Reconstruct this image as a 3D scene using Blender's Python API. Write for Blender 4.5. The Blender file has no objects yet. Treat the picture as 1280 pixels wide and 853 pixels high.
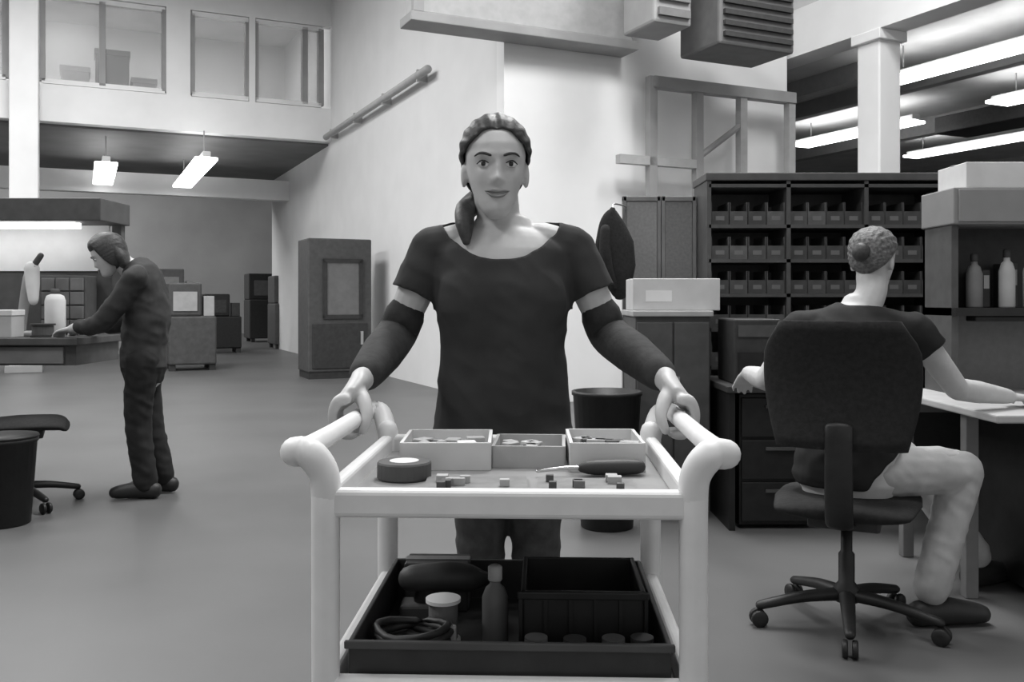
import bpy, bmesh, math, random
from mathutils import Vector, Matrix
random.seed(7)
SC = bpy.context.scene
COL = SC.collection

# ------------------------------------------------------------------ camera
F_PX, HOR, EYE = 1150.0, 375.0, 1.17
cam_d = bpy.data.cameras.new('camera'); cam = bpy.data.objects.new('camera', cam_d); COL.objects.link(cam)
cam.location = (0, 0, EYE); cam.rotation_euler = (math.radians(90), 0, 0)
cam_d.sensor_width = 36; cam_d.lens = 36 * F_PX / 1280
cam_d.shift_y = -(426.5 - HOR) / 1280
cam_d.clip_start = .05; cam_d.clip_end = 200
SC.camera = cam

# ------------------------------------------------------------------ world, exposure
w = bpy.data.worlds.new('world'); SC.world = w; w.use_nodes = True
w.node_tree.nodes['Background'].inputs[0].default_value = (.8, .8, .8, 1)
w.node_tree.nodes['Background'].inputs[1].default_value = .75
vs = SC.view_settings
vs.view_transform = 'Standard'; vs.look = 'None'; vs.gamma = 1; vs.use_curve_mapping = False
vs.exposure = 0.0

# ------------------------------------------------------------------ large lights (unseen, added overhead to brighten the hall and its walls)
RA = math.radians(25)                       # the hall is turned 25 degrees to the view
CS, SN = math.cos(RA), math.sin(RA)
def R(s, t, z=0): return Vector((s * CS - t * SN, s * SN + t * CS, z))
for (s, t, p) in ((-4.5, 2.5, 230), (1.5, 1.0, 170), (-4.5, 8, 300), (3.0, 4.9, 400), (-.4, 12.6, 255), (-5.2, 12.5, 330), (-1.2, 9, 200), (6.2, 5.2, 210), (-7, 27, 520), (-1, 27, 520)):
    ld = bpy.data.lights.new('hall_fill', 'AREA'); ld.shape = 'RECTANGLE'; ld.size = 1.2; ld.size_y = 2.6; ld.energy = p
    lo = bpy.data.objects.new('hall_fill', ld); COL.objects.link(lo); lo.location = R(s, t, 6.7); lo.rotation_euler = (0, 0, RA)
for s in (-6, -1.6, 2.2):                    # unseen lights added inside the raised office to brighten its windows
    ld = bpy.data.lights.new('office_fill', 'AREA'); ld.shape = 'RECTANGLE'; ld.size = 1.2; ld.size_y = .6; ld.energy = 58
    lo = bpy.data.objects.new('office_fill', ld); COL.objects.link(lo); lo.location = R(s, 19.3, 6.85); lo.rotation_euler = (0, 0, RA)

# ------------------------------------------------------------------ helpers
def lin(c): return c / 12.92 if c <= .04045 else ((c + .055) / 1.055) ** 2.4
MATS = {}
def mat(name, g, rough=.6, var=.12, scale=6, bump=0, metal=0, emit=0, alpha=1, spec=.4):
    """plain grey procedural material; g is a reflectance (linear)"""
    if name in MATS: return MATS[name]
    m = bpy.data.materials.new(name); m.use_nodes = True; nt = m.node_tree; b = nt.nodes['Principled BSDF']
    tc = nt.nodes.new('ShaderNodeTexCoord'); n = nt.nodes.new('ShaderNodeTexNoise')
    n.inputs['Scale'].default_value = scale; n.inputs['Detail'].default_value = 5
    nt.links.new(tc.outputs['Object'], n.inputs['Vector'])
    r = nt.nodes.new('ShaderNodeValToRGB')
    lo_, hi_ = g * (1 - var), min(1, g * (1 + var))
    r.color_ramp.elements[0].position = .3; r.color_ramp.elements[1].position = .7
    r.color_ramp.elements[0].color = (lo_, lo_, lo_, 1); r.color_ramp.elements[1].color = (hi_, hi_, hi_, 1)
    nt.links.new(n.outputs['Fac'], r.inputs['Fac']); nt.links.new(r.outputs['Color'], b.inputs['Base Color'])
    b.inputs['Roughness'].default_value = rough; b.inputs['Metallic'].default_value = metal
    b.inputs['Specular IOR Level'].default_value = spec
    if bump:
        bp = nt.nodes.new('ShaderNodeBump'); bp.inputs['Strength'].default_value = bump; bp.inputs['Distance'].default_value = .01
        nt.links.new(n.outputs['Fac'], bp.inputs['Height']); nt.links.new(bp.outputs['Normal'], b.inputs['Normal'])
    if emit:
        b.inputs['Emission Color'].default_value = (1, 1, 1, 1); b.inputs['Emission Strength'].default_value = emit
    if alpha < 1: b.inputs['Alpha'].default_value = alpha
    MATS[name] = m; return m

M_FLOOR = mat('polished_concrete', .108, .45, .12, .9, .03)
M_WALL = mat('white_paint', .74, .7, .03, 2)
M_WALL_LIT = mat('white_paint_lit_face', .82, .7, .03, 2)  # same white wall; brighter light on the front face put into its colour
M_GREYWALL = mat('grey_wall', .34, .8, .12, .6)
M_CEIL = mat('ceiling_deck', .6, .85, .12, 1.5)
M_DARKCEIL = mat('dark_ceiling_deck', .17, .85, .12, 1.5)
M_BEAM = mat('beam_paint', .78, .6, .04, 2)
M_TRIM = mat('grey_trim', .3, .6, .08, 4)
M_GLASS = mat('pane_glass', .4, .25, .02, 2, alpha=.35, spec=.5)
M_LAMP = mat('lamp_diffuser', .9, .5, .0, 2, emit=6)
M_HOUSE = mat('lamp_housing', .6, .5, .03, 5)
M_CART = mat('cart_plastic', .76, .45, .05, 18, .05)
M_CARTIN = mat('cart_plastic_tray', .24, .55, .08, 18, .05)
M_BLACK = mat('black_plastic', .012, .5, .3, 20)
M_BLACKF = mat('black_fabric', .014, .9, .3, 60, .2)
M_DARK = mat('dark_plastic', .035, .55, .2, 20)
M_DGREY = mat('dark_grey', .075, .6, .15, 14)
M_MGREY = mat('mid_grey', .16, .6, .12, 10)
M_LGREY = mat('light_grey', .4, .55, .08, 10)
M_PALE = mat('pale_card', .6, .75, .06, 10)
M_WHITE = mat('white_card', .8, .7, .04, 10)
M_BOARD = mat('board_laminate', .2, .5, .15, 40)
M_METAL = mat('brushed_metal', .5, .35, .08, 30, metal=.9)
M_CHROME = mat('chrome', .65, .2, .03, 30, metal=1)
M_SKIN = mat('skin', .53, .5, .05, 30, .03)
M_SKIN2 = mat('skin_seated', .5, .5, .05, 30, .03)  # skin tone of the seated person
M_LIP = mat('lip', .22, .4, .05, 30)
M_EYEW = mat('eye_white', .7, .2, .02, 30)
M_EYED = mat('iris', .02, .15, .1, 60)
M_HAIR = mat('dark_hair', .04, .5, .25, 90, .2)
M_HAIRG = mat('grey_hair', .13, .6, .5, 80, .6)
M_TEE = mat('dark_tee', .035, .9, .2, 9, .1)
M_SLEEVE = mat('dark_sleeve', .03, .85, .25, 40, .2)
M_JEAN = mat('dark_denim', .045, .85, .35, 30, .2)
M_SHIRT = mat('black_shirt', .013, .85, .3, 12, .1)
M_KHAKI = mat('pale_trousers', .42, .85, .1, 14, .1)
M_JACKET = mat('charcoal_jacket', .032, .85, .3, 10, .2)
M_BTROUS = mat('black_trousers', .01, .85, .3, 14, .1)
M_SHOE = mat('dark_shoe', .018, .5, .3, 20)
M_PARTN = mat('partition_fabric', .15, .95, .12, 60, .1)

class MB:
    def __init__(s): s.v = []; s.f = []
    def add(s, v, f):
        o = len(s.v); s.v += [Vector(p) for p in v]; s.f += [tuple(i + o for i in q) for q in f]; return s
    def box(s, c, d, rot=None):
        c = Vector(c); x, y, z = d[0] / 2, d[1] / 2, d[2] / 2
        v = [Vector((a * x, b * y, e * z)) for e in (-1, 1) for b in (-1, 1) for a in (-1, 1)]
        if rot is not None: v = [rot @ p for p in v]
        return s.add([p + c for p in v], [(0, 2, 3, 1), (4, 5, 7, 6), (0, 1, 5, 4), (2, 6, 7, 3), (0, 4, 6, 2), (1, 3, 7, 5)])
    def rbox(s, s0, s1, t0, t1, z0, z1):
        v = [R(a, b, e) for e in (z0, z1) for b in (t0, t1) for a in (s0, s1)]
        return s.add(v, [(0, 2, 3, 1), (4, 5, 7, 6), (0, 1, 5, 4), (2, 6, 7, 3), (0, 4, 6, 2), (1, 3, 7, 5)])
    def bb(s, x0, x1, y0, y1, z0, z1): return s.box(((x0 + x1) / 2, (y0 + y1) / 2, (z0 + z1) / 2), (x1 - x0, y1 - y0, z1 - z0))
    def loft(s, rings, cap=True):
        n = len(rings[0]); v = [p for r in rings for p in r]; f = []
        for i in range(len(rings) - 1):
            for j in range(n):
                k = (j + 1) % n; f.append((i * n + j, i * n + k, (i + 1) * n + k, (i + 1) * n + j))
        if cap: f.append(tuple(range(n - 1, -1, -1))); f.append(tuple((len(rings) - 1) * n + j for j in range(n)))
        return s.add(v, f)
    def limb(s, pts, rad, side=(1, 0, 0), n=14, sub=5, round_ends=True):
        """smooth tapering tube through pts; rad = radius or (radius along side, radius across)"""
        P = [Vector(p) for p in pts]; Rr = [(r, r) if not isinstance(r, tuple) else r for r in (rad if isinstance(rad, list) else [rad] * len(P))]
        def cr(a, b, c, d, t):
            return .5 * ((2 * b) + (c - a) * t + (2 * a - 5 * b + 4 * c - d) * t * t + (3 * b - a - 3 * c + d) * t ** 3)
        C = []; Q = []
        m = len(P)
        for i in range(m - 1):
            ia, ib, ic, id_ = max(i - 1, 0), i, i + 1, min(i + 2, m - 1)
            for k in range(sub):
                t = k / sub
                C.append(cr(P[ia], P[ib], P[ic], P[id_], t))
                Q.append(tuple(Rr[ib][q] * (1 - t) + Rr[ic][q] * t for q in (0, 1)))
        C.append(P[-1]); Q.append(Rr[-1])
        side = Vector(side); rings = []
        T = [((C[min(i + 1, len(C) - 1)] - C[max(i - 1, 0)]).normalized()) for i in range(len(C))]
        def ring(c, t, ra, rb):
            a = side - t * side.dot(t)
            if a.length < 1e-4: a = Vector((0, 0, 1)) - t * t.z
            if a.length < 1e-4: a = Vector((0, 1, 0)) - t * t.y
            a.normalize(); b = t.cross(a)
            return [c + a * ra * math.cos(2 * math.pi * j / n) + b * rb * math.sin(2 * math.pi * j / n) for j in range(n)]
        if round_ends:
            r0 = min(Q[0])
            for q in (.15, .5, .8): rings.append(ring(C[0] - T[0] * r0 * math.sqrt(1 - q * q), T[0], Q[0][0] * q, Q[0][1] * q))
        for c, t, q in zip(C, T, Q): rings.append(ring(c, t, *q))
        if round_ends:
            r1 = min(Q[-1])
            for q in (.8, .5, .15): rings.append(ring(C[-1] + T[-1] * r1 * math.sqrt(1 - q * q), T[-1], Q[-1][0] * q, Q[-1][1] * q))
        return s.loft(rings)
    def tube(s, pts, r, n=10):
        P = [Vector(p) for p in pts]; return s.limb(P, r, n=n, sub=1, round_ends=False)
    def lathe(s, c, prof, n=20, axis=None):
        c = Vector(c); rings = []
        for r, z in prof:
            ring = [Vector((r * math.cos(2 * math.pi * j / n), r * math.sin(2 * math.pi * j / n), z)) for j in range(n)]
            if axis is not None: ring = [axis @ p for p in ring]
            rings.append([p + c for p in ring])
        return s.loft(rings)
    def ball(s, c, r, n=16, m=10, rot=None):
        r = r if isinstance(r, tuple) else (r, r, r); c = Vector(c); rings = []
        for i in range(1, m):
            a = -math.pi / 2 + math.pi * i / m
            ring = [Vector((r[0] * math.cos(a) * math.cos(2 * math.pi * j / n), r[1] * math.cos(a) * math.sin(2 * math.pi * j / n), r[2] * math.sin(a))) for j in range(n)]
            if rot is not None: ring = [rot @ p for p in ring]
            rings.append([p + c for p in ring])
        return s.loft(rings)
    def build(s, name, m, parent=None, smooth=False, bevel=0, remesh=0, relax=0, cut=None, solid=0, offset=1, local=False, seg=2, wrinkle=None):
        me = bpy.data.meshes.new(name); me.from_pydata(s.v, [], s.f); me.update()
        bm = bmesh.new(); bm.from_mesh(me)
        bmesh.ops.recalc_face_normals(bm, faces=bm.faces)
        if bevel:
            ed = [e for e in bm.edges if len(e.link_faces) == 2 and e.calc_face_angle(0) > .6]
            bmesh.ops.bevel(bm, geom=ed, offset=bevel, segments=seg, affect='EDGES', profile=.5, clamp_overlap=True)
        bm.to_mesh(me); bm.free()
        o = bpy.data.objects.new(name, me); COL.objects.link(o)
        if remesh:
            md = o.modifiers.new('r', 'REMESH'); md.mode = 'VOXEL'; md.voxel_size = remesh
            if relax:
                sm = o.modifiers.new('s', 'SMOOTH'); sm.iterations = relax; sm.factor = .5
            dg = bpy.context.evaluated_depsgraph_get(); me2 = bpy.data.meshes.new_from_object(o.evaluated_get(dg))
            o.modifiers.clear(); o.data = me2; bpy.data.meshes.remove(me); me = me2; me.name = name
        if wrinkle:
            from mathutils import noise
            amp, sc_ = wrinkle; nm = [v.normal.copy() for v in me.vertices]
            for v, nn in zip(me.vertices, nm):
                q = v.co; w_ = noise.noise(Vector((q.x * sc_, q.y * sc_, q.z * sc_ * 1.6 + q.x * sc_ * .8))); w2 = noise.noise(Vector((q.x * sc_ * 2.3 + 7, q.y * sc_ * 2.3, q.z * sc_ * 3)))
                v.co = q + nn * amp * ((1 - abs(w_) * 3) * .7 + w2 * .5)
        if cut or solid:
            bm = bmesh.new(); bm.from_mesh(me)
            if cut: bmesh.ops.delete(bm, geom=[v for v in bm.verts if cut(v.co)], context='VERTS')
            for _ in range(4):
                lone = [v for v in bm.verts if len(v.link_faces) <= 1]
                if not lone: break
                bmesh.ops.delete(bm, geom=lone, context='VERTS')
            bv = [v for v in bm.verts if v.is_boundary]
            for _ in range(10):
                nw = {}
                for v in bv:
                    nb = [e.other_vert(v).co for e in v.link_edges if e.is_boundary]
                    if len(nb) == 2: nw[v] = v.co * .5 + (nb[0] + nb[1]) * .25
                for v, c in nw.items(): v.co = c
            bm.to_mesh(me); bm.free()
            if solid:
                md = o.modifiers.new('t', 'SOLIDIFY'); md.thickness = solid; md.offset = offset
                dg = bpy.context.evaluated_depsgraph_get(); me2 = bpy.data.meshes.new_from_object(o.evaluated_get(dg))
                o.modifiers.clear(); o.data = me2; bpy.data.meshes.remove(me); me = me2; me.name = name
        me.materials.clear(); me.materials.append(m)
        if smooth:
            for p in me.polygons: p.use_smooth = True
        elif bevel:
            for p in me.polygons: p.use_smooth = False
        if parent is not None:
            o.parent = parent
            if not local:
                root = parent
                mw = Matrix.Identity(4)
                while root is not None:
                    mw = Matrix.LocRotScale(root.location, root.rotation_euler, None) @ root.matrix_parent_inverse if False else Matrix.LocRotScale(root.location, root.rotation_euler, None) if root.parent is None else mw
                    root = root.parent
                if parent.parent is None: o.matrix_parent_inverse = mw.inverted()
        return o

def tag(o, label=None, cat=None, group=None, kind=None):
    if label: o['label'] = label
    if cat: o['category'] = cat
    if group: o['group'] = group
    if kind: o['kind'] = kind
    return o
def thing(name, label, cat, loc=(0, 0, 0), rz=0, group=None):
    o = bpy.data.objects.new(name, None); COL.objects.link(o); o.empty_display_size = .1
    o.location = loc; o.rotation_euler = (0, 0, rz); return tag(o, label, cat, group)
def struct(name, mb, m, label, cat='wall', **k):
    return tag(mb.build(name, m, **k), label, cat, None, 'structure')
def copy_tree(o, loc, rz=None, label=None, parent=None):
    c = o.copy(); COL.objects.link(c); c.location = loc
    if rz is not None: c.rotation_euler = (0, 0, rz)
    if label: c['label'] = label
    for ch in list(o.children):
        d = ch.copy(); COL.objects.link(d); d.parent = c; d.matrix_parent_inverse = ch.matrix_parent_inverse.copy()
        for g in list(ch.children):
            e = g.copy(); COL.objects.link(e); e.parent = d; e.matrix_parent_inverse = g.matrix_parent_inverse.copy()
    return c
def P(px, py, Y): return Vector(((px - 640) / F_PX * Y, Y, EYE - (py - HOR) / F_PX * Y))
def rotz(a): return Matrix.Rotation(a, 3, 'Z')
RZ = rotz(RA)

# ================================================================== the hall
fl = struct('floor', MB().rbox(-22, 24, -6, 36, -.1, 0), M_FLOOR, 'grey polished concrete floor of the hall', 'floor')
struct('wall_back', MB().rbox(-22, 12, 33, 33.3, 0, 7), M_GREYWALL, 'far grey back wall beyond the raised office')
struct('wall_left', MB().rbox(-14.3, -14, -6, 33, 0, 7), M_GREYWALL, 'grey side wall of the hall on the far left')
struct('wall_right', MB().rbox(22, 22.3, -6, 24, 0, 5), M_GREYWALL, 'grey side wall of the low bay on the far right')
struct('wall_bay', MB().rbox(8.4, 22, 24, 24.3, 0, 5), M_GREYWALL, 'grey end wall of the low bay behind the column')
# white block behind the standing person: two faces meeting in a corner
S0, T0, T1, S1 = 4.23, 9.28, 17.1, 8.25
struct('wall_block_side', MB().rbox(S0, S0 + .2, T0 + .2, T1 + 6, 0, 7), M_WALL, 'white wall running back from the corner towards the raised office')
struct('wall_block_front', MB().rbox(S0, S1, T0, T0 + .2, 0, 7), M_WALL_LIT, 'bright white wall behind the standing person')
struct('ceiling', MB().rbox(-14, 8.3, -6, 33, 7, 7.2), M_CEIL, 'high grey ceiling above the hall', 'ceiling')
struct('ceiling_bay', MB().rbox(8.3, 22, -6, 24, 4.9, 5.1), M_CEIL, 'low grey ceiling of the bay with strip lights', 'ceiling')
struct('trim_1', MB().rbox(8.3, 8.7, -2, 24, 4.3, 4.9), M_BEAM, 'long white edge beam above the column', 'beam')
struct('trim_2', MB().rbox(8.3, 8.7, -2, 24, 5.1, 7.0), M_MGREY, 'grey upstand above the white edge beam', 'beam')
struct('trim_3', MB().rbox(11.0, 11.25, 10.4, 20, 4.62, 4.9), M_LGREY, 'pale grey ceiling beam between the strip lights', 'beam')
struct('trim_4', MB().rbox(12.3, 12.5, 4, 23, 4.62, 4.9), M_TRIM, 'grey ceiling joist right of the pale beam', 'beam')
struct('trim_5', MB().rbox(15.6, 15.85, 4, 23, 4.55, 4.9), M_LGREY, 'pale grey ceiling beam farthest to the right', 'beam')
# dark pipe along the block's side wall
o = thing('wall_pipe', 'grey pipe running level along the white side wall', 'pipe', R(4.1, 11.5, 0))
MB().tube([R(4.1, 11.4, 4.2), R(4.1, 17.0, 4.2)], .055, 14).build('pipe', M_LGREY, o, smooth=True)
for t in (11.8, 13.4, 15, 16.6):
    MB().rbox(4.08, S0, t - .02, t + .02, 4.12, 4.28).build('bracket', M_LGREY, o)

# raised office (mezzanine) on the left
struct('mezzanine_slab', MB().rbox(-14, S0, T1, 24, 4.14, 4.76), M_BEAM, 'white edge band of the raised office floor', 'floor band')
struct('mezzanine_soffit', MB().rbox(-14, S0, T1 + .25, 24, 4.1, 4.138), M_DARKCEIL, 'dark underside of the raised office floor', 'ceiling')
struct('mezzanine_back', MB().rbox(-14, S0, 21.5, 21.7, 4.76, 7), M_WALL, 'pale back wall inside the raised office')
struct('trim_6', MB().rbox(-14, S0, 21, 21.3, 3.42, 3.86), M_BEAM, 'white cross beam under the raised office', 'beam')
struct('trim_7', MB().rbox(-14, S0, T1 + .02, T1 + .2, 6.3, 7), M_BEAM, 'white head band above the office windows', 'beam')
def column(s, t, z1, wd, label):
    o = thing('column', label, 'column', R(s, t, 0))
    MB().rbox(s - wd / 2, s + wd / 2, t - wd / 2, t + wd / 2, 0, z1).build('shaft', M_BEAM, o, bevel=.02)
    MB().rbox(s - wd / 2 - .06, s + wd / 2 + .06, t - wd / 2 - .06, t + wd / 2 + .06, 0, .12).build('base', M_TRIM, o, bevel=.01)
    MB().rbox(s - wd / 2 - .05, s + wd / 2 + .05, t - wd / 2 - .05, t + wd / 2 + .05, z1 - .12, z1).build('cap', M_BEAM, o, bevel=.01)
    o['kind'] = 'structure'
column(-.86, 16.86, 7, .42, 'white square column under the raised office above the workbench')
column(8.5, 8.0, 4.3, .34, 'white square column under the edge beam above the dark shelving')
def window(n, s0, s1, mull, label):
    z0, z1 = 4.82, 6.25
    o = tag(MB().rbox(s0, s1, T1 + .1, T1 + .14, z0, z1).build('window_%d' % n, M_GLASS), label, 'window', None, 'structure')
    edges = [s0] + mull + [s1]
    for e in edges: MB().rbox(e - .05, e + .05, T1 + .05, T1 + .2, z0, z1).build('frame_post', M_TRIM, o)
    for z in (z0, z1): MB().rbox(s0, s1, T1 + .05, T1 + .2, z - .04, z + .04).build('frame_rail', M_BEAM, o)
window(4, -3.6, -1.15, [-2.4], 'office window beyond the white column at the picture edge')
window(1, -.62, 1.3, [.3], 'wide office window with things stored on the ledge behind it')
window(2, 1.75, 2.72, [], 'plain office window next to the wide window')
window(3, 2.85, 4.05, [3.75], 'plain office window nearest the white side wall')
MB_ = MB().rbox(1.32, 1.72, T1 + .02, T1 + .2, 4.76, 6.3); struct('trim_8', MB_, M_BEAM, 'white pier between the office windows', 'pier')
struct('trim_9', MB().rbox(2.73, 2.84, T1 + .02, T1 + .2, 4.76, 6.3), M_BEAM, 'thin white pier between the two plain windows', 'pier')
for (a, b, z1, m, l) in ((-.35, .1, 5.25, M_PALE, 'pale box on the office ledge behind the wide window'),
                        (.2, .75, 5.6, M_MGREY, 'grey cabinet behind the wide office window'),
                        (.8, 1.2, 5.15, M_LGREY, 'small grey box on the office ledge by the pier')):
    o = thing('storage_box', l, 'box', R(a, 18, 4.76))
    MB().rbox(a, b, 17.8, 18.3, 4.76, z1).build('body', m, o, bevel=.02)
    MB().rbox(a - .02, b + .02, 17.78, 18.32, z1 - .09, z1 + .01).build('lid', m, o, bevel=.01)

# lamps in view
def strip(name, s, t0, t1, z, wd, label, e=0, zc=None, watts=40):
    o = thing(name, label, 'ceiling light', R(s, (t0 + t1) / 2, z))
    MB().rbox(s - wd * .16, s + wd * .16, t0, t1, z, z + .09).build('housing', M_HOUSE, o, bevel=.015)
    MB().rbox(s - wd / 2 + .02, s + wd / 2 - .02, t0 + .03, t1 - .03, z - .06, z - .002).build('diffuser', M_LAMP, o, bevel=.02)
    for t in (t0 + .4, t1 - .4):
        MB().tube([R(s, t, z + .09), R(s, t, zc)], .012, 6).build('hanger', M_TRIM, o)
strip('strip_light', 10.9, 6.6, 10.2, 4.45, .5, 'long glowing strip light beside the top of the column', zc=4.9)
strip('strip_light', 13.9, 12.2, 15.3, 4.5, .6, 'glowing strip light seen behind the white column', zc=4.9)
strip('strip_light', 13.9, 8.4, 10.6, 4.5, .6, 'short glowing strip light at the upper right edge', zc=4.9)
strip('strip_light', 17.3, 11.8, 15.4, 4.5, .5, 'glowing strip light low above the white carton on the hutch', zc=4.9)
strip('strip_light', 1.9, 16.3, 20.6, 3.6, .42, 'slanting glowing strip light under the raised office', zc=4.1)
strip('strip_light', .37, 17.6, 20.8, 3.6, .42, 'short glowing strip light under the raised office by the cross beam', zc=4.1)
strip('strip_light', -2.6, 18.2, 20.8, 3.6, .26, 'strip light under the raised office left of the column', zc=4.1)

# suspended pale duct with a dark flange
o = thing('air_duct', 'big pale rectangular air duct hanging in front of the white wall', 'duct', R(5, 8, 3.9))
sA, sB = 3.07, 5.7
MB().rbox(sA, sB, 8.95, 9.25, 4.12, 6.9).build('duct_body', M_LGREY, o, bevel=.02)
MB().rbox(sA - .05, sB + .05, 8.9, 9.27, 4.02, 4.12).build('flange', M_TRIM, o, bevel=.01)
MB().rbox(sA - .03, sA + .09, 8.9, 8.95, 4.12, 6.9).build('corner_strip', M_TRIM, o)
# steel rack frame in front of the white wall
o = thing('steel_rack', 'tall grey steel frame with a brace standing before the white wall', 'rack', R(6.8, 8.9, 0))
for s in (5.95, 6.6, 7.25, 8.0):
    MB().rbox(s - .05, s + .05, 8.9, 9.0, 0, 3.75).build('post', M_TRIM if s < 7 else M_LGREY, o)
MB().rbox(5.5, 6.6, 8.9, 9.0, 2.72, 2.82).build('beam', M_LGREY, o)
MB().rbox(5.95, 8.05, 8.88, 9.02, 3.62, 3.75).build('beam', M_TRIM, o)
MB().rbox(6.6, 8.05, 8.9, 9.0, 2.15, 2.25).build('beam', M_LGREY, o)
MB().tube([R(6.6, 8.95, 2.85), R(7.25, 8.95, 3.3)], .04, 8).build('brace', M_TRIM, o)
# heater hanging at the ceiling with a fat pipe
o = thing('unit_heater', 'dark heater box with louvres hanging above the steel frame', 'heater', R(7, 8, 3.9))
MB().rbox(5.95, 6.95, 7.7, 8.4, 3.82, 4.6).build('case', mat('heater_case', .13, .6, .1, 8), o, bevel=.03)
for k in range(6): MB().rbox(6.0, 6.9, 7.66, 7.7, 3.9 + k * .115, 3.95 + k * .115).build('louvre', M_DARK, o)
MB().limb([R(5.9, 8.05, 6.9), R(5.9, 8.05, 5.4), R(6.1, 8.05, 4.9), R(6.4, 8.05, 4.5)], [.2, .2, .2, .22]).build('flue', M_DGREY, o, smooth=True)
o = thing('ceiling_fan_box', 'grey ventilation box beside the dark heater', 'vent', R(6, 8, 3.9))
MB().rbox(5.22, 5.68, 7.8, 8.4, 3.98, 5.0).build('case', M_TRIM, o, bevel=.03)
for k in range(5): MB().rbox(5.26, 5.64, 7.76, 7.8, 4.05 + k * .16, 4.13 + k * .16).build('slat', M_MGREY, o)
MB().rbox(5.42, 5.48, 8.05, 8.11, 5.0, 7).build('hanger', M_TRIM, o)
o = thing('air_vent', 'dark louvred vent box below the bay ceiling', 'vent', R(14.9, 11.5, 4.3))
MB().rbox(14.6, 15.5, 10.2, 12.4, 4.3, 4.62).build('case', M_DARK, o, bevel=.02)
for k in range(4): MB().rbox(14.65, 15.45, 10.17, 10.2, 4.33 + k * .07, 4.36 + k * .07).build('louvre', M_DGREY, o)
MB().rbox(15, 15.1, 11.2, 11.3, 4.62, 4.9).build('hanger', M_TRIM, o)

# ================================================================== people
HEAD = [(-.004, .016, .058, -.03), (.004, .025, .076, -.015), (.014, .032, .083, .0), (.03, .0415, .085, .03), (.05, .050, .083, .058), (.08, .060, .083, .08),
            (.11, .067, .084, .092), (.14, .070, .085, .097), (.165, .069, .081, .096), (.19, .060, .066, .082), (.208, .045, .048, .06), (.22, .026, .027, .034), (.226, .008, .008, .01)]
def head_at(z):
    z = min(max(z, HEAD[0][0]), HEAD[-1][0])
    for i in range(len(HEAD) - 1):
        if HEAD[i][0] <= z <= HEAD[i + 1][0] + 1e-9: break
    a, b = HEAD[i], HEAD[i + 1]; t = (z - a[0]) / (b[0] - a[0])
    return tuple(a[k] * (1 - t) + b[k] * t for k in (1, 2, 3))
def head_mesh(mb, base, rot, sc=1.0, fem=True):
    """closed head: rings from chin to crown; local x side, -y face, z up"""
    prof = HEAD
    zs = [prof[0][0] + (prof[-1][0] - prof[0][0]) * i / 60 for i in range(61)]
    rings = []; n = 64
    def g(x, z, x0, z0, sx, sz): return math.exp(-((x - x0) / sx) ** 2 - ((z - z0) / sz) ** 2)
    for z in zs:
        for i in range(len(prof) - 1):
            if prof[i][0] <= z <= prof[i + 1][0] + 1e-9: break
        a, b = prof[i], prof[i + 1]; t = (z - a[0]) / (b[0] - a[0]); t2 = t
        hw, fr, bk = (a[k] * (1 - t2) + b[k] * t2 for k in (1, 2, 3))
        ring = []
        yc = (fr - bk) / 2; hb = (fr + bk) / 2
        for j in range(n):
            th = 2 * math.pi * j / n
            c, s_ = math.cos(th), math.sin(th)
            e = .88
            x = hw * math.copysign(abs(c) ** e, c); y = yc + hb * math.copysign(abs(s_) ** e, s_)
            if s_ > 0:
                ax = abs(x); d = 0
                d += .020 * g(x, z, 0, .084, .0095, .011) + .010 * g(x, z, 0, .104, .008, .018) + .006 * g(ax, z, .011, .079, .006, .006)
                d += -.011 * g(ax, z, .031, .117, .015, .011) + .004 * g(ax, z, .028, .137, .02, .008)
                d += .007 * g(x, z, 0, .0555, .017, .0045) + .008 * g(x, z, 0, .0455, .015, .005) - .003 * g(x, z, 0, .0505, .02, .0022)
                d += .005 * g(x, z, 0, .018, .018, .012) + .005 * g(ax, z, .042, .085, .018, .02)
                y += d
            ring.append(Vector((x, -y, z)))
        rings.append(ring)
    mb.loft([[base + rot @ (p * sc) for p in r] for r in rings])
    for sx in (-1, 1):                                        # ears
        mb.ball(base + rot @ (Vector((sx * .072, .012, .098)) * sc), (.008 * sc, .017 * sc, .03 * sc), rot=rot)
    return mb
def hair_shell(base, rot, sc, thick, keep, groove=.0012):
    """hair lying on the skull: follows the head profile, thin at its edge (keep gives the distance from the edge), combed in strands"""
    mb = MB(); n, m = 96, 70; rings = []; ok = []
    for i in range(m + 1):
        z = .0 + .2258 * (i / m) ** .8
        hw, fr, bk = head_at(z); yc = (fr - bk) / 2; hb_ = (fr + bk) / 2; ring = []
        for j in range(n):
            th = 2 * math.pi * j / n; c, q = math.cos(th), math.sin(th); e = .88
            x0 = hw * math.copysign(abs(c) ** e, c); y0 = -(yc + hb_ * math.copysign(abs(q) ** e, q))
            d = keep(Vector((x0, y0, z))); ok.append(d > -.004)
            k = .0025 + thick * min(1, max(0, d) / .03) ** .7
            k += groove * math.sin(math.atan2(x0, z - .08) * 34 + y0 * 25)
            nrm = Vector((x0 / .07, (y0 + .006) / .09, (z - .115) / .11)); nrm.normalize()
            ring.append(Vector((x0, y0, z)) + nrm * k)
        rings.append(ring)
    b = MB().loft(rings)
    ff = [f for f in b.f if all(ok[i] for i in f)]
    used = sorted({i for f in ff for i in f}); ix = {k: q for q, k in enumerate(used)}
    mb.add([base + rot @ (b.v[k] * sc) for k in used], [tuple(ix[i] for i in f) for f in ff])
    return mb
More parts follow.
